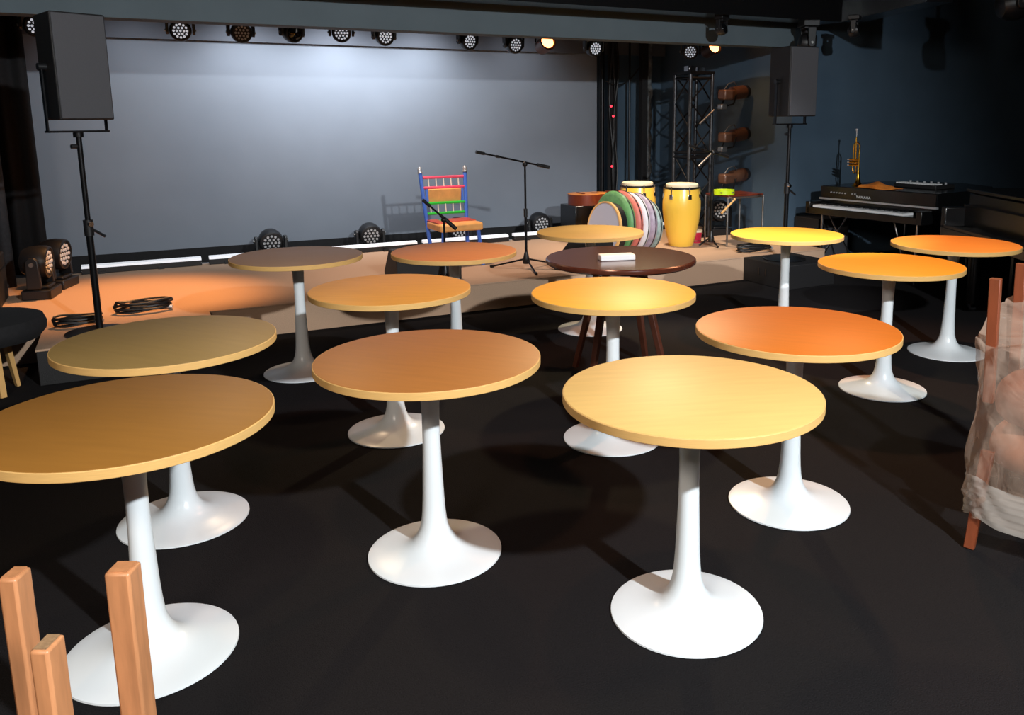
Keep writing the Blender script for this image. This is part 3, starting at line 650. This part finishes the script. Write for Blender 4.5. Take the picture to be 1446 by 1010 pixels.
for k in range(3):
    v = link('valve', MB().cyl((.0 + .0, .0, .215 + .028 * k), (.0, .1, .215 + .028 * k), .0115, n=12), K['brass'], trp); link('valve_button', MB().cyl((0, .1, .215 + .028 * k), (0, .122, .215 + .028 * k), .007, n=10), K['silver'], v)
link('tuning_slide', MB().tube([(.0, .02, .13), (.03, .02, .16), (.03, .02, .34), (.0, .02, .37)], .006, 8), K['brass'], trp)
link('leadpipe', MB().cyl((0, .04, .2), (0, .04, .5), .006, n=10), K['brass'], trp)
link('mouthpiece', MB().lathe([(.004, .48), (.006, .53), (.008, .56), (.0135, .575), (.0135, .583)], 14, Matrix.Translation((0, .04, 0))), K['silver'], trp)
cl = MB(); n = 14; vs = []
for i in range(n + 1):
    for j in range(n + 1):
        x, y = (i / n - .5), (j / n - .5); h = .06 * math.exp(-((x + .12) ** 2 + y * y) * 12) + .012 * sin(9 * x + 4 * y) * cos(7 * y) + .014
        if i in (0, n) or j in (0, n): h = .003
        vs.append((x * .26 + .02 * sin(6 * y), y * .4 + .02 * sin(5 * x), h))
cl.add(vs, [(i * (n + 1) + j, (i + 1) * (n + 1) + j, (i + 1) * (n + 1) + j + 1, i * (n + 1) + j + 1) for i in range(n) for j in range(n)])
o = solo('orange_cloth', cl, K['orange'], 'crumpled orange cloth on the electric piano beside the trumpet', 'cloth', W(1.48, -.33, zt + .002), ANG)
o.modifiers.new('thick', 'SOLIDIFY').thickness = .003
sy = thing('synthesizer', 'flat dark synthesizer with pale keys on the electric piano', 'keyboard', W(1.92, -.5, zt), ANG + R(4))
link('body', MB().box(-.15, .15, -.24, .24, 0, .04), K['cab'], sy, .006)
for k in range(14): link('key', MB().box(-.14, -.02, .2 - k * .032, .2 - k * .032 + .022, .04, .05), K['wplastic'], sy)
for k in range(6): link('knob', MB().cyl((.06, .2 - k * .08, .04), (.06, .2 - k * .08, .06), .012, n=10), K['silver'], sy)
# small black amplifier behind speaker stand
am = thing('amplifier', 'small black amplifier box behind the speaker stand by the piano', 'amplifier', W(1.28, .50, 0), ANG)
link('cabinet', MB().box(-.05, .4, -.28, .08, 0, .5), K['cab'], am, .008); link('grille', MB().box(-.02, .37, -.29, -.278, .05, .4), K['grille'], am)

# ------------------------------------------------------------------ grand piano at the right edge (keyboard side faces -x)
gr = thing('grand_piano', 'black grand piano at the wall beyond the apricot table', 'piano', (3.06, 6.0, 0), 0)
outl = [(.22, .75), (.22, -.75), (1.0, -.75), (1.5, -.6), (1.75, -.2), (1.8, .3), (1.65, .65), (1.3, .75)]
link('rim', MB().prism(outl, .62, .95), K['satin'], gr, .012)
link('lid', MB().prism([(x + (.02 if x > .5 else -.02), y * 1.02) for x, y in outl], .955, .985), K['satin'], gr, .006)
link('keybed', MB().box(-.0, .24, -.75, .75, .60, .68), K['satin'], gr, .008); link('fallboard', MB().box(.16, .22, -.7, .7, .68, .86), K['satin'], gr)
for y in (-.75, .68): link('cheek_block', MB().box(0, .22, y, y + .07, .68, .84), K['satin'], gr, .01)
link('key_slip', MB().box(-.005, .03, -.68, .68, .68, .70), K['satin'], gr)
for x, y in ((.25, .62), (.25, -.62), (1.5, .1)):
    lg = link('leg', MB().cyl((x, y, .06), (x, y, .62), .045, .06, n=16), K['satin'], gr); link('caster', MB().cyl((x - .02, y, .03), (x + .02, y, .03), .03, n=12), K['chrome'], lg)
ly = link('pedal_lyre', MB().box(.3, .36, -.09, -.05, .12, .6).box(.3, .36, .15, .19, .12, .6).box(.27, .4, -.14, .24, .07, .12), K['satin'], gr)
for y in (-.04, .05, .14): link('pedal', MB().box(.2, .3, y - .012, y + .012, .075, .087), K['chrome'], ly, .004)

# ------------------------------------------------------------------ wrapped chair stack at the right
ws = thing('wrapped_chairs', 'two wooden chairs stacked seat to seat and wrapped in clear film', 'chairs', (1.789, 2.868, 0), R(-40))
for sx in (-1, 1):
    for sy in (-1, 1):
        link('upturned_leg', MB().bar((sx * .2, sy * .19, .55), (sx * .21, sy * .195, 1.0), .036, .03, (0, 1, 0)), K['cwood2'], ws, .003)
        link('leg', MB().bar((sx * .19, sy * .17, .36), (sx * .21, sy * .236, 0), .045, .036, (0, 1, 0), .036), K['cwood2'], ws, .003)
link('lower_seat', MB().ball((0, 0, .36), .215, .2, .09, 24, 10, None, .7), K['kraft'], ws)
link('upper_seat', MB().ball((0, 0, .54), .21, .195, .1, 24, 10, None, .7), mat('rust_cushion', (150, 84, 56), .8, var=.2, scale=8), ws)
fb = MB(); vs = []; nn = 72; kk = 26
for j in range(kk + 1):
    z = .125 + (.76 - .125) * j / kk; f = j / kk
    for i in range(nn):
        a = 2 * pi * i / nn; ca, sa = cos(a), sin(a); pw = .48
        rx = .262 * (1 + .03 * sin(f * 7)); ry = .258
        wob = 1 + .02 * sin(5 * a + 9 * f) + .018 * sin(11 * a - 14 * f) + .012 * sin(23 * a + 31 * f) + (.025 * sin(40 * f * 3) if f < .2 else 0)
        x = rx * math.copysign(abs(ca) ** pw, ca) * wob; y = ry * math.copysign(abs(sa) ** pw, sa) * wob
        zz = z + (f ** 2) * .11 * (y + .235) / .47 + .008 * sin(9 * a)
        vs.append((x, y, zz))
fs = [(j * nn + i, j * nn + (i + 1) % nn, (j + 1) * nn + (i + 1) % nn, (j + 1) * nn + i) for j in range(kk) for i in range(nn)]
ct = len(vs); vs.append((.0, .0, .78)); fs += [(kk * nn + i, kk * nn + (i + 1) % nn, ct) for i in range(nn)]
wb = MB(); bv = []
for j in range(19):
    f = j / 18
    for i in range(nn):
        a = 2 * pi * i / nn; ca, sa = cos(a), sin(a); k2 = 1.0 + .006 * sin(f * 38 + 5 * sin(3 * a) + 2 * sin(7 * a)) + .01 * sin(17 * a + 9 * f) + .006 * sin(31 * a - 15 * f)
        bv.append((.268 * k2 * math.copysign(abs(ca) ** .48, ca), .264 * k2 * math.copysign(abs(sa) ** .48, sa), .118 + .15 * f + .012 * sin(5 * a)))
wb.add(bv, [(j * nn + i, j * nn + (i + 1) % nn, (j + 1) * nn + (i + 1) % nn, (j + 1) * nn + i) for j in range(18) for i in range(nn)])
link('wrap_band', wb, mat('bunched_wrap_film', (196, 186, 176), .2, alpha=.55), ws, 0, 80)
fb.add(vs, fs); link('wrap_film', fb, K['film'], ws, 0, 80)

# ------------------------------------------------------------------ upturned stool, lower left
us = thing('upturned_stool', 'upturned wooden stool with square legs pointing up beside the gold-brown table', 'stool', (-1.09, 1.56, 0), 0)
link('seat', MB().box(-.2, .22, -.24, .22, 0, .035), K['cwood'], us, .006)
lt = [(on_z(20, 808, .6), .04), (on_z(173, 800, .6), .055), (on_z(66, 906, .6), .036), (on_z(-115, 905, .6), .05)]
for p, wd in lt:
    x, y = p.x + 1.09, p.y - 1.56
    g = link('leg', MB().box(x - wd / 2, x + wd / 2, y - .028, y + .028, .03, .598, ), K['cwood'], us, .006)
    link('end_grain', MB().box(x - wd / 2 + .006, x + wd / 2 - .006, y - .022, y + .022, .597, .6005), K['endg'] if abs(p.y - 1.42) < .06 else K['cwood'], g)
